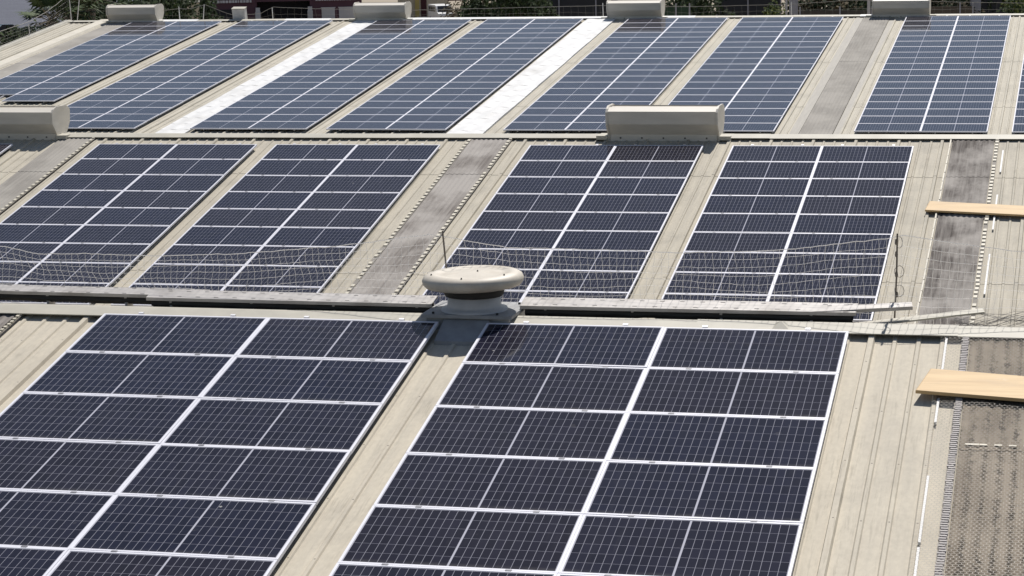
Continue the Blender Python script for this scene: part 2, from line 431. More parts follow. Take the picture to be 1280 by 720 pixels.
m = MB(); m.prism([(-43.15, HN+.005), (-43.1, HN+.10), (-42.62, HN+.10), (-42.55, HN+.005)], 'y', -26, 1.0); m.build('edge_trim', mat_plain('pale_trim', (.54, .50, .42, 1), .6, var=.08, scale=1.5), WH[2])
m = MB(); m.prism([(-44.8, HN-.25), (-44.8, HN+.10), (-44.55, HN+.10), (-44.5, HN+.03), (-44.5, HN-.02)], 'y', -26, .9); m.build('barge_board', M_['cap'], WH[2])
M_['wflash'] = mat_plain('white_flashing', (.70, .70, .69, 1), .5, var=.05, scale=1.)
for a, b in ((-43.0, -42.2), (-40.2, -38.3), (-34.2, -32.1), (-28.6, -19.7), (-17.5, -15.9), (-8.95, -8.35)):
    m = MB(); m.prism([(.42, -.065), (.42, -.045), (.73, -.030), (.77, -.030), (1.12, -.12), (1.12, -.135), (.75, -.038)], 'x', a, b)
    m.build('ridge_flashing', M_['wflash'], WH[2])

# ------------------------------------------------------------------ solar panels
PW, PG = 2.104, .002                           # panel width, gap between the two columns
ROWP = [1.2229, 1.1811, 1.1916]; RG = .012     # row pitch, gap
FW = .027
def panel_meshes(i):
    ph = ROWP[i] - RG; f = MB(); w = FW
    # frame: four bars, top edge of the panel at y = 0
    for (x0, x1, y0, y1) in ((0, PW, -w, 0), (0, PW, -ph, -ph+w), (0, w, -ph+w, -w), (PW-w, PW, -ph+w, -w)):
        f.box(x0, x1, y0, y1, -.036, .004)
    g = MB()
    g.face([(w, -ph+w, 0), (PW-w, -ph+w, 0), (PW-w, -w, 0), (w, -w, 0)], 0, [(0, 0), (1, 0), (1, 1), (0, 1)])
    g.face([(w, -w, -.02), (PW-w, -w, -.02), (PW-w, -ph+w, -.02), (w, -ph+w, -.02)], 1)  # underside of the white backsheet painted dark to deepen the shade below
    c = MB(); c.box(-.03, .03, -.007, RG+.007, -.02, .009)
    return f.mesh('panel_frame', M_['alu']), g.mesh('panel_cells', [M_['cells'], M_['dark']]), c.mesh('panel_clamp', M_['clamp'])
PM = [panel_meshes(i) for i in range(3)]
ORD = ['top', 'second', 'third', 'fourth', 'fifth', 'sixth', 'seventh', 'eighth', 'ninth', 'tenth', 'eleventh', 'twelfth', 'thirteenth', 'fourteenth',
       'fifteenth', 'sixteenth', 'seventeenth', 'eighteenth', 'nineteenth']
# (roof, x of left edge, rows, columns, phrase, short phrase for the frame under it)
ARR = [(0, -11.493, 6, 2, 'nearest roof array left of mushroom vent'),
       (0, -6.698, 6, 2, 'nearest roof array right of mushroom vent'),
       (1, -7.915, 9, 2, 'middle roof array nearest the upper plank'),
       (1, -12.818, 9, 2, 'middle roof array below the middle box vent'),
       (1, -19.266, 9, 2, 'middle roof array left of the dotted skylight'),
       (1, -23.978, 9, 2, 'middle roof array second from left edge'),
       (1, -30.55, 2, 2, 'middle roof array cut by left edge'),
       (2, -7.008, 19, 2, 'far roof array right of grey skylight'),
       (2, -13.795, 19, 2, 'far roof array left of grey skylight'),
       (2, -18.632, 19, 2, 'far roof array right of second white strip'),
       (2, -24.830, 19, 2, 'far roof array left of second white strip'),
       (2, -29.748, 19, 2, 'far roof array right of first white strip'),
       (2, -36.018, 19, 2, 'far roof array left of first white strip'),
       (2, -41.164, 15, 2, 'far roof array beside the gable edge'),
       (2, -2.04, 19, 1, 'far roof sliver at right picture edge')]
MERGE_ROWS = 4                                  # the far roof's top rows are the smallest panels in the picture
SEP = {'far': 'pale blue solar panel', 'mid': 'dark solar panel', 'near': 'black solar panel'}
mass = MB()
jit = random.Random(3)
for ai, (i, ax, rows, cols, phrase) in enumerate(ARR):
    fm, gm, cm = PM[i]
    for r in range(rows):
        for c in range(cols):
            if ai == 6 and (c == 0): continue
            if ai == 13 and c == 0 and r > 13: continue
            if ai == 14 and r < 5: continue
            x = ax + c*(PW+PG); y = -r*ROWP[i]
            if i == 2 and r < MERGE_ROWS:
                for me, off in ((fm, 0), (gm, 1)):
                    b = len(mass.v); mass.v += [(v.co.x+x, v.co.y+y, v.co.z) for v in me.vertices]
                    for p in me.polygons:
                        k = len(mass.f); mass.f.append(tuple(b+q for q in p.vertices))
                        mass.m.append(0 if off == 0 else 1 + p.material_index)
                        if off == 1 and p.material_index == 0: mass.uv[k] = [(0, 0), (1, 0), (1, 1), (0, 1)]
                continue
            if i < 2 or r < 11: pos = 'top row' if r == 0 else ORD[r] + ' row down'
            else: pos = 'lowest row' if r == 18 else ORD[18-r] + ' lowest row'
            side = ('left column, ' if c == 0 else 'right column, ') if cols == 2 and ai != 6 else ''
            tone = 'black' if i == 0 else ('dark' if i == 1 else 'bluish')
            lab = '%s solar panel, %s, %s%s' % (tone, pos, side, phrase)
            rot = Rx(jit.uniform(-.0028, .0028)) @ Matrix.Rotation(jit.uniform(-.002, .002), 4, 'Y')
            p = thing('solar_panel', lab, 'solar panel', FR[i] @ T((x, y, 0)) @ rot, 'solar panels in rows on the warehouse roofs')
            link('frame', fm, p); link('cells', gm, p)
            if i < 2 and r > 0:
                for fx in (.22, .78): link('clamp', cm, p, T((PW*fx, 0, 0)))
    # rails the array is clamped to
    t = thing('mounting_frame', 'aluminium rails carrying the ' + phrase, 'mounting frame', FR[i] @ T((ax, 0, 0)), 'rails under the solar arrays')
    yb = -rows*ROWP[i] + .1
    for c in range(cols):
        if ai == 6 and c == 0: continue
        for fx in (.22, .78):
            m = MB(); xx = c*(PW+PG) + PW*fx
            m.box(xx-.02, xx+.02, yb if ai != 14 else -19*ROWP[i], .07 if ai != 14 else -5*ROWP[i], -.088, -.037)
            yy = -.25
            while yy > yb:
                if ai != 14 or yy < -6: m.box(xx-.03, xx+.03, yy-.04, yy+.04, HN+.014, -.088)
                yy -= 1.4
            m.box(xx-.03, xx+.03, .02, .06, -.05, .012) if ai != 14 else None
            m.build('rail', M_['rail'], t)
o = mass.build('solar_panels', [M_['alu'], M_['cells'], M_['dark']], None, FR[2])
tag(o, 'top four rows of bluish solar panels along the far ridge', 'solar panels', 'solar panels in rows on the warehouse roofs', 'stuff')

# ------------------------------------------------------------------ mushroom vent on the near ridge
vb = FR[0] @ Vector((-6.955, .42, HN))
v = thing('roof_vent', 'beige mushroom shaped ventilator with round cap on the nearest ridge', 'roof vent', T(vb))
m = MB()                                        # square flashing with sloping sides
t, b = .53, .60
zt, zb = .135, -.22
def frus(m, t, b, zt, zb, y0):
    a = [(-b, y0-b, zb), (b, y0-b, zb), (b, y0+b, zb), (-b, y0+b, zb)]; c = [(-t, y0-t, zt), (t, y0-t, zt), (t, y0+t, zt), (-t, y0+t, zt)]
    m.face(c); 
    for k in range(4): m.face([a[k], a[(k+1) % 4], c[(k+1) % 4], c[k]])
m.box(-.55, .55, -.40, .56, .085, .125)
m.box(-.50, .50, -.34, .50, -.25, .085)
m.build('base', M_['ventbase'], v)
m = MB(); m.prism([(-.34, -.02), (-.36, .082), (-.30, .084), (-.30, -.2)], 'x', -.27, .27)
m.face([(-.275, -.345, .08), (.275, -.345, .08), (.285, -.80, -.112), (-.285, -.80, -.112)])
m.face([(-.275, -.345, .08), (-.285, -.80, -.112), (-.285, -.80, -.20), (-.275, -.345, -.13)])
m.face([(.275, -.345, .08), (.275, -.345, -.13), (.285, -.80, -.20), (.285, -.80, -.112)])
m.face([(-.285, -.80, -.112), (.285, -.80, -.112), (.285, -.80, -.20), (-.285, -.80, -.20)])
m.build('apron', M_['ventbase'], v)
m = MB(); m.lathe([(.40, .126), (.395, .150), (.335, .158), (.322, .19), (.315, .30), (.29, .31)]); m.build('neck', M_['ventneck'], v)
m = MB(); m.lathe([(.29, .29), (.345, .30), (.36, .33), (.36, .43), (.25, .44)]); m.build('throat_ring', M_['dark'], v)
m = MB(); m.lathe([(.001, .395), (.40, .385), (.50, .372), (.565, .385), (.60, .425), (.607, .465), (.590, .505), (.545, .533), (.485, .545), (.44, .541), (.40, .528), (.34, .528), (.15, .545), (.001, .548)], 64)
cap = m.build('cap', M_['ventcap'], v, T((0, 0, .035)) @ Matrix.Rotation(rad(-1.2), 4, 'Y') @ Rx(rad(.6)))
for k, (a, rr) in enumerate(((.2, .06), (1.4, .5), (2.5, .5), (3.6, .5), (4.7, .5), (5.8, .5))):
    m = MB(); m.lathe([(.010, -.01), (.010, .010), (.006, .018), (.001, .019)], 8)
    m.build('bolt', M_['rust'], cap, T((rr*math.cos(a), rr*math.sin(a), (.547 if rr < .1 else .541))) @ Matrix.Rotation(rad(0), 4, 'X'))
for sx, sy in ((-.42, -.33), (.36, -.33), (.45, .42)):
    m = MB(); m.lathe([(.016, .12), (.016, .145), (.001, .15)], 8); m.build('bolt', M_['dark'], v, T((sx, sy, 0)))

# ------------------------------------------------------------------ long box ventilators on the two further ridges
def box_vent(i, xc, L, label, s=1.0):
    base = FR[i] @ Vector((xc, APEX[i], HN))
    ax = FR[i].to_3x3() @ Vector((1, 0, 0))
    t = thing('box_vent', label, 'roof vent', T(base) @ Rz(math.atan2(ax.y, ax.x)) @ Matrix.Scale(s, 4), 'long box vents on the ridges')
    h = L/2
    m = MB()
    for sg in (-1, 1):                          # two wind deflectors, open slot at the top
        p = [(-.27, .10), (-.49, .37), (-.51, .675), (-.26, .765), (-.255, .75), (-.485, .66), (-.465, .38), (-.25, .115)]
        p = [(sg*a, b) for a, b in p]
        if sg > 0: p = p[::-1]
        m.prism(p, 'x', -h, h)
    m.build('deflector', M_['ventbox'], t)
    m = MB(); m.prism([(-.27, -.24), (.27, -.24), (.27, .115), (-.27, .115)], 'x', -h+.01, h-.01)
    m.build('curb', M_['ventbox'], t)
    m = MB(); m.prism([(-.24, .70), (0, .76), (.24, .70), (.24, .685), (0, .745), (-.24, .685)], 'x', -h+.012, h-.012)
    m.build('inner_cap', M_['ventcap'], t)
    for sg in (-1, 1):
        m = MB(); p = [(-.24, -.20), (.24, -.20), (.29, .09), (.51, .36), (.53, .655), (.44, .735), (.27, .79), (-.27, .79), (-.44, .735), (-.53, .655), (-.52, .36), (-.29, .09)]
        m.prism(p, 'x', min(sg*h, sg*(h+.02)), max(sg*h, sg*(h+.02)))
        m.prism([(a*1.02, b*1.01) for a, b in p], 'x', min(sg*(h+.02), sg*(h+.05)), max(sg*(h+.02), sg*(h+.05)))
        m.build('end_plate', M_['ventbox'], t)
    for q in range(5):
        m = MB(); xx = -h + L*(q+.5)/5; m.box(xx-.018, xx+.018, -.279, -.262, .0, .035)
        m.build('bolt', M_['dark'], t)
    for sg in (-1, 1):
        m = MB(); m.box(min(sg*(h+.05), sg*(h+.32)), max(sg*(h+.05), sg*(h+.32)), -.36, .30, -.02, .075)
        m.build('ridge_saddle', M_['cap'], t)
box_vent(1, -9.70, 2.62, 'long beige box vent standing at the middle of the middle ridge')
box_vent(1, -26.80, 2.62, 'long beige box vent on the middle ridge, cut off by the left picture edge')
for x, lb in ((-41.35, 'small box vent on the far ridge near the gable edge'),
              (-29.75, 'small box vent on the far ridge above the first white strip'),
              (-18.48, 'small box vent on the far ridge above the second white strip'),
              (-7.27, 'small box vent on the far ridge above the grey skylight')):
    box_vent(2, x, 2.25, lb)

# ------------------------------------------------------------------ perforated tray covers along the near ridge
def tray(x0, x1, y0, y1, z, label, dz=0., dyaw=0.):
    M = FR[0] @ T(((x0+x1)/2, (y0+y1)/2, z)) @ Rz(dyaw) @ Matrix.Rotation(dz, 4, 'Y')
    t = thing('cable_tray', label, 'cable tray', M, 'cable trays along the nearest ridge')
    L = (x1-x0)/2; w = (y1-y0)/2
    m = MB(); m.box(-L, L, -w, w, -.006, 0); m.box(-L, L, -w-.004, -w, -.042, .001); m.box(-L, L, w, w+.004, -.042, .001)
    x = -L + .15
    while x < L - .1:
        for yy in (-.09, .09):
            m.box(x + (.06 if yy > 0 else 0), x+.055 + (.06 if yy > 0 else 0), yy-.007, yy+.007, .0005, .0012, 1)
        x += .24
    m.build('cover', [M_['galv'], M_['dark']], t)
    m = MB(); rr = random.Random(int(L*100))  # dark tubes added below the cover so the gap looks shaded
    for k in range(5 if L > .9 else 0): m.tube([(-L+.05 + (2*L-.1)*q/30, -w+.05+.045*k + rr.uniform(-.01, .01), -.095 - .035*(k % 2) - .006*math.sin(q*1.4+k)) for q in range(31)], .036, 6)
    if L > .9: m.build('gap_shade_tubes', M_['dark'], t)
    x = -L + .3
    while x < L:
        m = MB(); m.box(x-.015, x+.015, -w+.03, w-.01, -.30, -.043); m.build('bracket', M_['galv'], t); x += 1.05
    return t
tray(-16.0, -10.45, .66, .88, .015, 'grey tray cover on the nearest ridge at the left picture edge', rad(.25))
tray(-11.15, -7.50, .52, .80, .022, 'grey slotted tray cover left of the mushroom vent', rad(.1))
tray(-6.42, -2.45, .53, .82, .025, 'grey slotted tray cover right of the mushroom vent', rad(-.1))
tray(-3.0, -1.82, .60, .74, .045, 'tilted loose tray cover at the right end of the tray row', rad(-1.5), rad(8))
# loose sheet offcuts lying behind the cap on the right
m = MB(); m.box(-.75, .75, -.06, .06, 0, .02); o = m.build('metal_offcut', M_['cap'], None, FR[0] @ T((-1.75, .75, -.12)) @ Rz(rad(14)) @ Matrix.Rotation(rad(-3), 4, 'Y'))
tag(o, 'loose beige metal strip lying beyond the right end of the trays', 'metal strip')
# small sealed patch (pyramid) on the ridge cap
m = MB()
for k in range(4):
    q = [(-.10, -.13, 0), (.10, -.13, 0), (.10, .09, 0), (-.10, .09, 0)]
    m.face([q[k], q[(k+1) % 4], (0, .01, .05)])
m.face([(-.3, -.14, .004), (.3, -.14, .004), (.1, .1, .006), (-.1, .1, .006)])
o = m.build('cap_patch', M_['cap'], None, FR[0] @ T((-3.28, .27, -.052))); tag(o, 'small pointed sheet metal patch on the nearest ridge cap', 'roof patch')

# ------------------------------------------------------------------ bird net fence behind the near ridge
def interp(pts, x):
    if x <= pts[0][0]: return pts[0][1]
    for (a, u), (b, w) in zip(pts, pts[1:]):
        if x <= b: return u + (w-u)*(x-a)/(b-a)
    return pts[-1][1]
def net(i, y, top, x0, x1, z0, cell, rows, rw, rc, label, name='safety_net', group='rope nets', seed=1, wob=.012):
    rr = random.Random(seed); m = MB()
    nx = int((x1-x0)/cell); P = {}
    for a in range(nx+1):
        x = x0 + (x1-x0)*a/nx; h = interp(top, x)
        for b in range(rows+1):
            f = b/rows
            P[a, b] = (x + rr.uniform(-wob, wob) + .04*math.sin(x*2.1+b*.5)*(1-f), y + .05*math.sin(x*1.7+b*.9)*(1-abs(2*f-1)), z0 + (h-z0)*f - .02*math.sin(f*3.14)*math.sin(x*3.) + rr.uniform(-wob, wob)*.5)
    for b in range(rows): m.tube([P[a, b] for a in range(nx+1)], rw, 3)
    for a in range(nx+1): m.tube([P[a, b] for b in range(rows+1)], rw, 3)
    m.tube([P[a, rows] for a in range(nx+1)], rc, 4)
    return tag(m.build(name, M_['wire' if i == 0 else 'cord'], None, FR[i]), label, 'net', group)
top1 = [(-18, .6), (-13.2, .49), (-12.74, .39), (-12.13, .41), (-11.2, .39), (-10.05, .445), (-8.82, .56), (-7.6, .73), (-7.4, .705), (-6.65, .585), (-6.4, .58),
        (-5.14, .57), (-4.6, .55), (-3.4, .6), (-2.06, .78), (-1.96, .81), (-.94, .67), (-.43, .62), (3, .7)]
net(0, 1.0, top1, -16, 3.0, -.28, .088, 9, .0021, .005, 'grey square meshed bird net hanging along the nearest ridge', seed=4)
for x, h, r0, lb, lean in ((-7.42, .78, .011, 'thin dark net post standing behind the mushroom vent', -.03), (-2.02, .83, .011, 'rusty net post with loose wire loops at the right end of trays', .03)):
    t = thing('net_post', lb, 'post', FR[0] @ T((x, 1.0, 0)), 'posts of the rope nets')
    m = MB(); m.tube([(-lean, 0, -.32), (0, 0, .3), (lean*.4, 0, h)], r0, 7); m.build('pole', M_['rust'], t)
    if x > -5:
        m = MB()
        for z in (.12, .36, .72):
            m.tube([(.0 + .055*math.cos(a*.7)*(1 if z < .5 else .7) + .03, .02, z + .075*math.sin(a*.7)) for a in range(10)], .004, 3)
        for z in (.05, .3, .55, .7):
            m.lathe([(.015, z), (.019, z+.02), (.014, z+.06)], 8)
        m.build('wire_loop', M_['rust'], t)
# bunched up loose netting on the right of the ridge
m = MB(); rr = random.Random(12)
for k in range(26):
    x = -1.35; y = .62 + rr.uniform(-.12, .2); z = -.10 + rr.uniform(0, .05); pts = []
    ph = rr.uniform(0, 6)
    for s_ in range(22):
        f = s_/21; pts.append((x + f*2.4, y + .07*math.sin(f*9+ph) + f*.35, -.14 + .12*f*rr.uniform(.3, 1.) + .05*math.sin(f*14+ph)))
    m.tube(pts, .0022, 3)
tag(m.build('netting_bundle', mat_plain('old_net', (.16, .15, .14, 1), .7), None, FR[0]), 'bunched up dark netting lying on the ridge at the right edge', 'net')
# hexagonal wire mesh stretched over the near skylight
m = MB(); a = .030; hx = a*math.sqrt(3)
x = -1.44; col = 0
def seg(p, q):
    p = Vector(p); q = Vector(q); d = (q-p).normalized(); s_ = Vector((-d.y, d.x, 0))*.0016
    m.face([p-s_, q-s_, q+s_, p+s_])
zz = HN + .062
for cx in range(int(1.95/hx)):
    for cy in range(int(6.6/(1.5*a))):
        X = -1.44 + (cx + .5*(cy % 2))*hx; Y = .15 - cy*1.5*a
        if X > .5: continue
        j = [R.uniform(-.003, .003) for _ in range(6)]
        w = .012*math.sin(X*5)*math.sin(Y*3)
        t0 = (X, Y+a, zz+w); t1 = (X+hx/2, Y+a/2, zz+w); t2 = (X+hx/2, Y-a/2, zz+w); t5 = (X-hx/2, Y+a/2, zz+w)
        seg(t0, t1); seg(t1, t2); seg(t0, t5)
tag(m.build('wire_mesh', M_['chicken'], None, FR[0]), 'hexagonal wire mesh stretched over the brown skylight under the lower plank', 'wire mesh')

# ------------------------------------------------------------------ planks
def plank(i, corners, th, label, z):
    (x0, y0), (x1, y1), (x2, y2), (x3, y3) = corners     # top-left, top-right, bottom-right, bottom-left
    m = MB(); e = .006
    pts = [Vector((x3, y3, 0)), Vector((x2, y2, 0)), Vector((x1, y1, 0)), Vector((x0, y0, 0))]
    c = sum(pts, Vector())/4
    def ring(k, zz): return [tuple((p-c)*k + Vector((0, 0, zz))) for p in pts]
    b = len(m.v); rings = [ring(1, 0), ring(1, th-e), ring(.994, th)]
    for r_ in rings: m.v += r_
    m.f.append((b+3, b+2, b+1, b)); m.m.append(0); m.f.append((b+8, b+9, b+10, b+11)); m.m.append(0)
    for q in (0, 1):
        for k in range(4):
            m.f.append((b+q*4+k, b+q*4+(k+1) % 4, b+q*4+4+(k+1) % 4, b+q*4+4+k)); m.m.append(0)
    o = m.build('wooden_plank', M_['plank'], None, FR[i] @ T((c.x, c.y, z)))
    tag(o, label, 'plank', 'pale planks lying across the roofs')
plank(0, [(-1.52, -.99), (1.5, -1.42), (1.5, -2.0), (-1.645, -1.60)], .038, 'pale wooden plank lying across the brown speckled skylight on the nearest roof', HN+.085)
plank(1, [(-3.09, -3.75), (1.2, -4.30), (1.2, -4.85), (-3.15, -4.32)], .04, 'pale wooden plank lying across the dark skylight on the middle roof', HN+.075)

# ------------------------------------------------------------------ far ridge: posts, cords, an upright unit
def post(i, x, y, h, label, r=.02, z=-.15, lean=0):
    t = tag(MB.__new__(MB) and None or link('net_post', None, None, FR[i] @ T((x, y, z))), label, 'post', 'posts of the rope nets')
    m = MB(); m.tube([(0, 0, 0), (lean, 0, h)], r, 6); m.build('pole', M_['rail'], t); return t
topR = [(-43.6, 1.0), (-42.0, .55), (-40.3, .3), (-39.42, .38), (-38.9, .36), (-38.15, .55), (-37.4, .25), (-36.9, .08), (-35.6, .12), (-35.0, .42), (-33.0, .33), (-29, .22),
        (-25, .28), (-20, .36), (-16, .28), (-11.9, .34), (-9.4, .5), (-2, .3), (4, .3)]
net(2, 1.25, topR, -43.6, 4, -.22, .32, 2, .0022, .010, 'rope net with sagging cord along the far ridge', seed=9)
topG = [(-14, .5), (-6, .62), (-3, .55), (-1.2, .7), (.2, .9), (1.2, 1.05)]
# net up the gable edge: built along the slope
m = MB(); rr = random.Random(5); n = 90; rows = 5; P = {}
for a in range(n+1):
    y = -14 + 15.2*a/n; h = interp(topG, y)
    for b in range(rows+1): P[a, b] = (-44.68 + rr.uniform(-.02, .02), y + rr.uniform(-.02, .02), -.05 + (h+.05)*b/rows)
for b in range(rows): m.tube([P[a, b] for a in range(n+1)], .0025, 3)
for a in range(n+1): m.tube([P[a, b] for b in range(rows+1)], .0025, 3)
m.tube([P[a, rows] for a in range(n+1)], .012, 4)
tag(m.build('safety_net', M_['cord'], None, FR[2]), 'rope net climbing along the gable edge of the far roof', 'net', 'rope nets')
for x, y, h, lb, ln in ((-44.66, 1.2, 1.3, 'tall pale net post at the upper corner of the gable edge', .0), (-44.4, 1.25, 1.25, 'leaning brace post at the upper gable corner', .25),
                    (-44.68, -3.2, .62, 'short net post on the gable edge, middle one', 0), (-44.68, -7.0, .62, 'short net post on the gable edge, lowest one', 0),
                    (-39.42, 1.25, .62, 'slim net post on the far ridge beside the gable vent', 0), (-38.3, 1.25, .72, 'leaning net post on the far ridge before the maroon building', .1),
                    (-35.0, 1.25, .55, 'slim net post before the dark opening of the maroon building', 0), (-20.0, 1.25, .62, 'slim net post on the far ridge before the dark screen', 0),
                    (-11.9, 1.25, .6, 'slim net post on the far ridge by the yellow green bush', 0)):
    post(2, x, y, h, lb, lean=ln)
t = thing('rooftop_unit', 'small pale square unit standing behind the far ridge', 'air conditioner', FR[2] @ T((-36.5, 1.15, -.2)) @ Rx(rad(6)))
m = MB(); m.box(-.29, .29, -.15, .15, .03, .60); m.build('casing', mat_plain('unit_paint', (.55, .54, .54, 1), .5), t)
m = MB(); m.box(-.31, .31, -.17, .17, .60, .63); m.box(-.27, -.2, -.13, .13, 0, .03); m.box(.2, .27, -.13, .13, 0, .03); m.build('lid', M_['cap'], t)

# ------------------------------------------------------------------ camera (stands at the origin)
CAMF = 2922.29
cr = Vector((.97192813, .23442278, -.02004159)); cu = Vector((-.01948931, .16510716, .98608306)); cf = Vector((-.23446935, .95801126, -.16504103))
cam = bpy.data.cameras.new('camera'); cam.sensor_fit = 'HORIZONTAL'; cam.sensor_width = 36; cam.lens = CAMF/1280*36
cam.clip_start = .5; cam.clip_end = 6000
co = bpy.data.objects.new('camera', cam); COL.objects.link(co)
mw = Matrix.Identity(4)
for i in range(3): mw[i][0] = cr[i]; mw[i][1] = cu[i]; mw[i][2] = -cf[i]
co.matrix_world = mw; scene.camera = co
def at(px, py, dist):
    """the point seen at a pixel of the photograph at a horizontal distance"""
    d = cf + cr*((px-640)/CAMF) - cu*((py-360)/CAMF); k = dist/math.hypot(d.x, d.y); return d*k
def face_cam(p): return T((p.x, p.y, GZ)) @ Rz(-math.atan2(p.x, p.y))

# ------------------------------------------------------------------ ground, yard, road
m = MB(); m.face([(-3000, -500, GZ), (3000, -500, GZ), (3000, 5500, GZ), (-3000, 5500, GZ)])
tag(m.build('ground', mat_plain('sandy_ground', (.27, .225, .165, 1), .9, var=.15, scale=.08)), None, None, None, 'structure')
def quad_px(name, pts, mat, dz):
    m = MB(); m.face([(p[0], p[1], GZ+dz) for p in pts]); return tag(m.build(name, mat), None, None, None, 'structure')
asph = mat_plain('asphalt', (.105, .11, .135, 1), .9, var=.08, scale=.25, spec=.1)
a0 = at(-260, 60, 235); a1 = at(190, 60, 235); a2 = at(190, -40, 620); a3 = at(-260, -40, 620)
quad_px('car_park', [(a0.x, a0.y), (a1.x, a1.y), (a2.x, a2.y), (a3.x, a3.y)], asph, .004)

# ------------------------------------------------------------------ plants
leafd = [mat_plain('leaf_dark', (.028, .042, .018, 1), .75, var=.5, scale=1.5, spec=.12), mat_plain('leaf_mid', (.05, .075, .028, 1), .75, var=.5, scale=1.5, spec=.12),
         mat_plain('leaf_bright', (.12, .14, .035, 1), .75, var=.4, scale=1.5, spec=.12), mat_plain('leaf_dry', (.13, .105, .065, 1), .8, var=.4, scale=1.5, spec=.12)]
leafd.append(mat_plain('palm_leaf', (.065, .09, .045, 1), .7, var=.4, scale=1.5, spec=.12))
bark = mat_plain('bark', (.14, .11, .085, 1), .85, var=.3, scale=5.)
def tree(px, dist, top, rx, label, mats=(0, 1), n=1400, leaf=.30, cat='tree', name='tree', bottom=None, seed=1, group='trees beyond the warehouses', dens=9):
    """top: height above ground of the crown's top; rx: crown radius"""
    rr = random.Random(seed); p = at(px, 10, dist)
    t = thing(name, label, cat, face_cam(p) , group)
    cb = bottom if bottom is not None else top*.35
    cz = (top+cb)/2; rz = (top-cb)/2
    m = MB(); m.tube([(0, 0, -.1), (.1, 0, cb*.6), (.05, .1, cz)], .24, 7, 0, .10)
    cl = []
    for k in range(dens):
        a = rr.uniform(0, 6.28); q = rr.uniform(.25, .8); c = (rx*q*math.cos(a), rx*q*math.sin(a), cz + rz*rr.uniform(-.65, .65))
        cl.append((c, rr.uniform(.42, .68)))
        m.tube([(.05, .05, cb*.8), ((c[0])*.5, c[1]*.5, (cb*.9+c[2])*.5), c], .08, 5, 0, .03)
    m.build('trunk', bark, t)
    f = MB()
    for k in range(int(n*1.9)):
        c, s_ = rr.choice(cl); u = Vector((rr.gauss(0, 1), rr.gauss(0, 1), rr.gauss(0, 1))).normalized()*(rr.random()**.45)
        pnt = Vector(c) + Vector((u.x*rx*s_, u.y*rx*s_, u.z*rz*s_*1.1))
        d = Vector((rr.gauss(0, 1), rr.gauss(0, 1), rr.gauss(0, .7))).normalized(); e = d.orthogonal().normalized(); L = leaf*rr.uniform(.7, 1.5)
        f.face([pnt, pnt + d*L*.5 + e*L*.32, pnt + d*L, pnt + d*L*.5 - e*L*.32], 0 if rr.random() < .6 else 1)
    f.build('crown', [leafd[mats[0]], leafd[mats[1]]], t)
    return t
def palm(px, dist, h, rad_, label, seed):
    rr = random.Random(seed); p = at(px, 10, dist); t = thing('fan_palm', label, 'palm tree', face_cam(p), 'fan palms beside the gable')
    m = MB(); m.tube([(0, 0, -.1), (.15, .05, h*.5), (.1, 0, h)], .22, 8, 0, .17)
    for k in range(26):
        z = h*k/26; m.lathe([(.235-.05*z/h, z), (.20, z+.12)], 8)
    m.build('trunk', bark, t)
    f = MB(); st = MB()
    for k in range(30):
        az = rr.uniform(0, 6.28); el = rr.uniform(-.55, 1.25)
        d = Vector((math.cos(az)*math.cos(el), math.sin(az)*math.cos(el), math.sin(el))); o0 = Vector((.1, 0, h))
        L1 = rad_*rr.uniform(.45, .62); c = o0 + d*L1 - Vector((0, 0, .12*L1))
        st.tube([o0, o0 + d*L1*.5, c], .022, 4, 0, .012)
        side = d.cross(Vector((0, 0, 1)));  side = side.normalized() if side.length > .1 else Vector((1, 0, 0))
        up = side.cross(d).normalized()
        for q in range(15):
            a = rad(-100 + 200*q/14); v = (d*math.cos(a) + side*math.sin(a)).normalized(); LL = rad_*rr.uniform(.38, .5)*(1 - .18*abs(q-7)/7)
            wv = v.cross(up).normalized()*.06
            e = c + v*LL - Vector((0, 0, .16*LL*rr.uniform(.5, 1.6)))
            mid = c + v*LL*.55 + up*.02
            f.face([c, mid - wv, e, mid + wv], 0 if rr.random() < .55 else 1)
    f.build('crown', [leafd[4], leafd[1]], t); st.build('leaf_stalk', leafd[3], t)
def hz(px, py, dist): return at(px, py, dist).z - GZ
palm(84, 118, hz(84, 15, 118), 2.7, 'tallest fan palm rising in the middle of the palms by the gable', 1)
palm(60, 115, hz(60, 27, 115), 2.0, 'low fan palm nearest the grey car park', 2)
palm(112, 121, hz(112, 6, 121), 2.5, 'dark fan palm right beside the corner net post', 3)
tree(18, 122, hz(18, 43, 122), 2.6, 'low dark hedge bush under the gable net, leftmost', (0, 1), 2600, .22, 'bush', 'bush', seed=4, bottom=3.0)
tree(72, 124, hz(72, 33, 124), 2.2, 'low dark hedge bush under the palms', (0, 1), 1500, .22, 'bush', 'bush', seed=5, bottom=4.0)
tree(44, 123, hz(44, 40, 123), 2.0, 'low dark hedge bush between the car park and the palms', (0, 1), 2200, .24, 'bush', 'bush', seed=24, bottom=4.5)
tree(135, 150, hz(130, -14, 150), 3.4, 'broad dark tree behind the palms', (0, 1), 2600, .34, seed=6, bottom=3.5, dens=14)
tree(205, 165, hz(195, -16, 165), 3.4, 'dark tree behind the gable box vent', (0, 1), 2600, .34, seed=7, bottom=3.5, dens=14)
tree(240, 190, hz(232, -6, 190), 2.3, 'dark tree just left of the maroon building', (0, 1), 1500, .34, seed=8, bottom=3.0)
tree(572, 240, hz(575, -2, 240), 2.0, 'small bare tree with dry pale twigs on the sandy yard', (3, 3), 260, .26, seed=9, bottom=1.5, dens=16)
tree(594, 232, hz(595, -6, 232), 1.9, 'dry greenish shrub beside the bare tree', (3, 1), 420, .26, seed=10, bottom=1.2, dens=16)
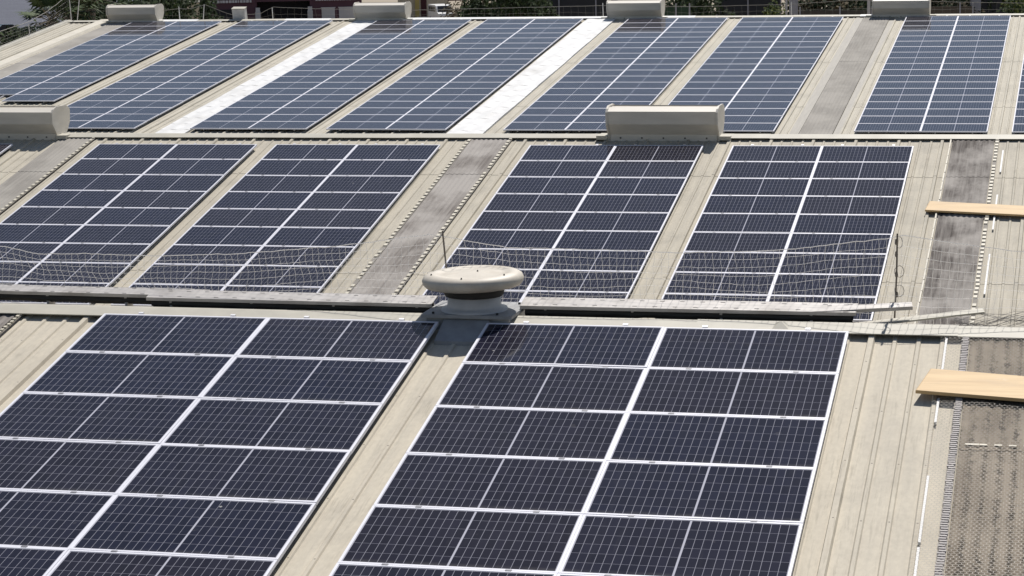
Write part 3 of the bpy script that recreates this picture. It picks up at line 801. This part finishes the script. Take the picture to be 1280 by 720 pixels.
tree(625, 205, hz(625, -18, 205), 3.0, 'dense dark tree left of the dark screen', (0, 1), 2600, .34, seed=11, bottom=2.0, dens=14)
tree(655, 212, hz(655, -16, 212), 2.4, 'dark olive tree touching the dark screen', (0, 1), 1900, .34, seed=12, bottom=2.4, dens=12)
tree(862, 200, hz(862, -16, 200), 3.4, 'dark tree right of the third ridge box vent', (0, 1), 2600, .34, seed=13, bottom=2.0, dens=14)
tree(958, 180, hz(960, 7, 180), 1.3, 'yellow green bush before the dark panels', (2, 1), 900, .24, 'bush', 'bush', seed=14, bottom=1.8)
tree(1030, 205, hz(1030, -14, 205), 3.0, 'dark tree with pale branches right of the grey pillar', (0, 3), 1900, .34, seed=15, bottom=2.0, dens=14)
tree(1078, 215, hz(1075, -10, 215), 2.2, 'dark tree left of the fourth ridge box vent', (0, 1), 1600, .34, seed=16, bottom=2.0)
tree(1185, 200, hz(1185, -14, 200), 2.6, 'dark brownish tree right of the fourth ridge box vent', (0, 3), 2000, .34, seed=17, bottom=2.0, dens=14)
tree(1242, 206, hz(1242, -12, 206), 2.0, 'dark tree between grey pillars at far right', (0, 1), 1500, .34, seed=18, bottom=2.0)
tree(1272, 195, hz(1272, -4, 195), 1.4, 'green shrub at the far right picture edge', (1, 2), 900, .3, 'bush', 'bush', seed=19, bottom=2.0)

# ------------------------------------------------------------------ buildings and walls beyond
def wall_mat(n, c, **k): return mat_plain(n, c, .75, var=.1, scale=.7, **k)
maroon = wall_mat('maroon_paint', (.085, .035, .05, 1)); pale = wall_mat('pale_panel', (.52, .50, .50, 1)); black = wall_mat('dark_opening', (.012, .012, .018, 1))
D = 262.
p = at(345, 10, D); s = CAMF/D/1.02              # pixels per metre there
t = thing('shop_building', 'maroon painted shop front with pale sign lettering and a wide dark opening', 'building', face_cam(p))
def X(px): return (px-345)/s
def Zp(py, px=345): return at(px, py, D).z - GZ
m = MB()
m.box(X(244), X(322), 0, 9, 0, Zp(-40)); m.box(X(386), X(449), 0, 9, 0, Zp(-40)); m.box(X(322), X(386), 0, 9, Zp(2), Zp(-40)); m.box(X(322), X(386), 3.2, 9, 0, Zp(2))
m.build('wall', maroon, t)
m = MB(); m.box(X(240), X(453), -.25, 9.3, Zp(-40)+.003, Zp(-46)); m.build('roof', pale, t)
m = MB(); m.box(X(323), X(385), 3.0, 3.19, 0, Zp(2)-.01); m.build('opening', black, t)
for a, b in ((258, 320), (390, 446)):
    sg = MB(); sg.box(X(a), X(b), -.14, -.003, Zp(3.0), Zp(-12)); sgo = sg.build('sign_board', maroon, t)
    rr = random.Random(a); x = a+3; lt = MB()
    while x < b-4:                               # illegible pale letters of the two lines of writing
        w_ = rr.uniform(1.6, 3.4); lt.box(X(x), X(x+w_), -.17, -.143, Zp(2.2), Zp(-.6-rr.uniform(0, .5))); x += w_ + rr.uniform(.5, 1.0)
    lt.box(X(a+6), X(b-6), -.17, -.143, Zp(-4), Zp(-9))
    lt.build('lettering', pale, sgo)
for px in (323, 386): 
    m = MB(); m.box(X(px-2.6), X(px+2.6), -.35, -.004, 0, Zp(9)); m.box(X(px-3.2), X(px+3.2), -.42, -.36, 0, Zp(14)); m.build('pillar', pale, t)
for a, b in ((270, 292), (400, 416), (421, 445)):
    m = MB(); m.box(X(a), X(b), -.10, -.003, .3, Zp(11.5)); m.box(X(a)-.08, X(b)+.08, -.14, -.101, Zp(11.5), Zp(10.5)); m.build('shop_window', black if a == 270 else pale, t)
# cream workshop right of it
D2 = 285.; p = at(520, 10, D2); t = thing('workshop', 'cream workshop with yellow corner post and dark red doorway beside the van', 'building', face_cam(p)); s2 = CAMF/D2/1.02
cream = wall_mat('cream_wall', (.55, .48, .36, 1))
def X2(px): return (px-520)/s2
def Z2(py): return at(520, py, D2).z - GZ
m = MB(); m.box(X2(498), X2(560), 0, 7, 0, Z2(-40)); m.build('wall', cream, t)
m = MB(); m.box(X2(494), X2(564), -.5, 7.5, Z2(-40)+.003, Z2(-44)); m.build('roof', pale, t)
m = MB(); m.box(X2(526), X2(533), -.06, -.003, 0, Z2(-2)); m.build('door', wall_mat('dark_red', (.06, .012, .015, 1)), t)
m = MB(); m.box(X2(519), X2(524), -.30, -.003, 0, Z2(-20)); m.build('corner_post', wall_mat('yellow_paint', (.52, .40, .13, 1)), t)
m = MB(); m.box(X2(559), X2(577), -.06, 5, Z2(2), Z2(-14)); m.build('awning', wall_mat('red_awning', (.08, .02, .025, 1)), t)
# dark fences and pillars
screen = mat_plain('dark_screen', (.026, .027, .032, 1), .7, var=.2, scale=.6); gpost = mat_plain('grey_pillar', (.36, .35, .38, 1), .8)
def fence(pxs, py, dist, label, mat, name='screen_fence', postm=gpost):
    a = at(pxs[0], 20, dist); b = at(pxs[-1], 20, dist); L = (b-a).to_2d().length
    t = thing(name, label, 'fence', T((a.x, a.y, GZ)) @ Rz(math.atan2(b.y-a.y, b.x-a.x)))
    h = at((pxs[0]+pxs[-1])/2, py, dist).z - GZ
    m = MB(); m.box(.05, L-.05, -.03, .03, .1, h)
    for q in range(int(L/.45)): m.box(.1+q*.45, .13+q*.45, -.045, -.031, .1, h-.05)
    m.build('panel', mat, t)
    for px in pxs:
        x = L*(px-pxs[0])/(pxs[-1]-pxs[0]); m = MB(); m.box(x-.06, x+.06, -.12, -.05, 0, h+.3); m.build('post', postm, t)
fence([657, 699, 745, 772], -10, 218, 'dark screened fence with slim pale posts behind the far ridge centre', screen)
fence([896, 935, 976], -8, 208, 'dark panel fence behind the yellow green bush', screen)
fence([600, 640, 660], 16, 214, 'low dark rail fence under the dense dark trees', screen)
fence([825, 845, 862], 9, 190, 'low green netted fence beside the third ridge box vent', mat_plain('green_net', (.03, .06, .035, 1), .8))
fence([1224, 1258, 1300], -4, 204, 'dark fence between grey pillars at far right', screen)
fence([1000, 1050, 1090], 13, 190, 'low brown rail fence under the tree with pale branches', mat_plain('brown_rail', (.07, .06, .05, 1), .8))
fence([1160, 1200, 1216], 8, 196, 'low brown slatted fence right of the fourth ridge box vent', mat_plain('brown_slat', (.10, .08, .06, 1), .8))
fence([222, 236, 248], 10, 175, 'brown slatted fence left of the maroon building', mat_plain('brown_fence', (.16, .115, .075, 1), .8))
def pillar(px, w_, py, dist, label, mat=gpost):
    p = at(px, 15, dist); t = thing('gate_pillar', label, 'pillar', face_cam(p), 'pillars beyond the far ridge'); h = at(px, py, dist).z - GZ
    m = MB(); m.box(-w_/2, w_/2, -w_/2, w_/2, 0, h); m.build('shaft', mat, t)
    m = MB(); m.box(-w_/2-.06, w_/2+.06, -w_/2-.06, w_/2+.06, h+.002, h+.12); m.build('coping', M_['cap'], t)
pillar(992, .75, -12, 202, 'wide grey pillar between dark panels and the pale branched tree')
pillar(983, .18, -10, 200, 'slim white pillar beside the wide grey one', pale)
pillar(1219, .9, -10, 200, 'grey pillar right of the brownish tree')
pillar(1086, .25, -6, 188, 'slim pale pillar left of the fourth ridge box vent', pale)
pillar(242, .85, 3.5, 172, 'short cream pillar on the brown slatted fence', cream)

# ------------------------------------------------------------------ vehicles
glass = mat_plain('vehicle_glass', (.02, .022, .026, 1), .12); tyre = mat_plain('tyre', (.02, .02, .02, 1), .85); lamp = mat_plain('lamp_lens', (.7, .7, .68, 1), .2)
def wheel(t, x, y, r=.33):
    m = MB(); n = 18
    m.prism([(x + r*math.cos(6.2832*k/n), r + .0 + r*math.sin(6.2832*k/n)) for k in range(n)], 'y', y-.1, y+.1); w_ = m.build('wheel', tyre, t)
    m = MB(); m.prism([(x + .6*r*math.cos(6.2832*k/n), r + .6*r*math.sin(6.2832*k/n)) for k in range(n)], 'y', y-.115 if y < 0 else y+.1, y-.1 if y < 0 else y+.115); m.build('rim', M_['rail'], w_)
def van(px, dist, paint, label, rot):
    p = at(px, 10, dist); t = thing('parked_van', label, 'van', face_cam(p) @ Rz(rot))
    m = MB(); m.prism([(-2.4, .35), (2.3, .35), (2.45, .8), (2.35, 1.15), (1.75, 1.3), (1.15, 2.02), (.8, 2.1), (-2.3, 2.1), (-2.42, 1.9)], 'y', -.92, .92); m.build('body', paint, t)
    m = MB(); m.face([(1.78, -.8, 1.31), (1.78, .8, 1.31), (1.2, .74, 2.0), (1.2, -.74, 2.0)]); m.build('windscreen', glass, t)
    for sg in (-1, 1):
        for a, b in ((-.1, 1.25), (-1.3, -.2), (-2.2, -1.4)):
            m = MB(); m.box(a, b if b < 1 else .95, min(sg*.921, sg*.93), max(sg*.921, sg*.93), 1.32, 1.9); m.build('side_window', glass, t)
        m = MB(); m.box(2.36, 2.45, sg*.75-.14, sg*.75+.14, .82, 1.02); m.build('headlight', lamp, t)
        for x in (-1.5, 1.55): wheel(t, x, sg*.84)
    m = MB(); m.box(2.3, 2.52, -.9, .9, .36, .62); m.build('bumper', black, t)
van(551, 278, mat_plain('van_white', (.70, .70, .70, 1), .35), 'white van with a dark windscreen parked beside the cream workshop', rad(-75))
def car(px, dist, paint, label, rot):
    p = at(px, 38, dist); t = thing('parked_car', label, 'car', face_cam(p) @ Rz(rot))
    m = MB(); m.prism([(-2.15, .3), (2.1, .3), (2.2, .6), (2.05, .82), (1.0, .93), (-1.3, .95), (-2.1, .92), (-2.2, .7)], 'y', -.86, .86); m.build('body', paint, t)
    m = MB(); m.prism([(1.0, .925), (.35, 1.40), (-.9, 1.42), (-1.55, .945)], 'y', -.74, .74); m.build('cabin_glass', glass, t)
    m = MB(); m.prism([(.38, 1.40), (.3, 1.46), (-.85, 1.475), (-.95, 1.42)], 'y', -.73, .73); m.build('roof', paint, t)
    for sg in (-1, 1):
        m = MB(); m.box(2.07, 2.2, sg*.62-.15, sg*.62+.15, .6, .74); m.build('headlight', lamp, t)
        for x in (-1.35, 1.35): wheel(t, x, sg*.78, .31)
car(12, 271, mat_plain('car_navy', (.012, .016, .035, 1), .3), 'dark blue car on the grey car park beyond the gable net', rad(8))
car(531, 262, mat_plain('car_black', (.02, .02, .022, 1), .35), 'black car in front of the cream workshop', rad(3))

# ------------------------------------------------------------------ sky, sun, view
EL, AZ = rad(53), rad(7)                          # sun high beyond the roofs
w = bpy.data.worlds.new('World'); scene.world = w; w.use_nodes = True
nt = w.node_tree; bg = nt.nodes['Background']
sk = nt.nodes.new('ShaderNodeTexSky'); sk.sky_type = 'NISHITA'; sk.sun_disc = False; sk.sun_elevation = EL; sk.sun_rotation = AZ
sk.altitude = 50; sk.air_density = 1.0; sk.dust_density = .7; sk.ozone_density = 1.0
hs = nt.nodes.new('ShaderNodeHueSaturation'); hs.inputs['Saturation'].default_value = .9
nt.links.new(sk.outputs[0], hs.inputs['Color']); nt.links.new(hs.outputs[0], bg.inputs[0]); bg.inputs[1].default_value = .065
sun = bpy.data.lights.new('sun', 'SUN'); sun.energy = 4.6; sun.angle = rad(.53); sun.color = (1., .955, .89)
so = bpy.data.objects.new('sun', sun); COL.objects.link(so)
d = Vector((math.sin(AZ)*math.cos(EL), math.cos(AZ)*math.cos(EL), math.sin(EL)))
so.rotation_euler = (-d).to_track_quat('-Z', 'Y').to_euler(); so.location = d*200
vs = scene.view_settings; vs.view_transform = 'Standard'; vs.look = 'None'; vs.exposure = .22; vs.gamma = 1; vs.use_curve_mapping = False
scene.render.engine = 'CYCLES'
scene.cycles.max_bounces = 6
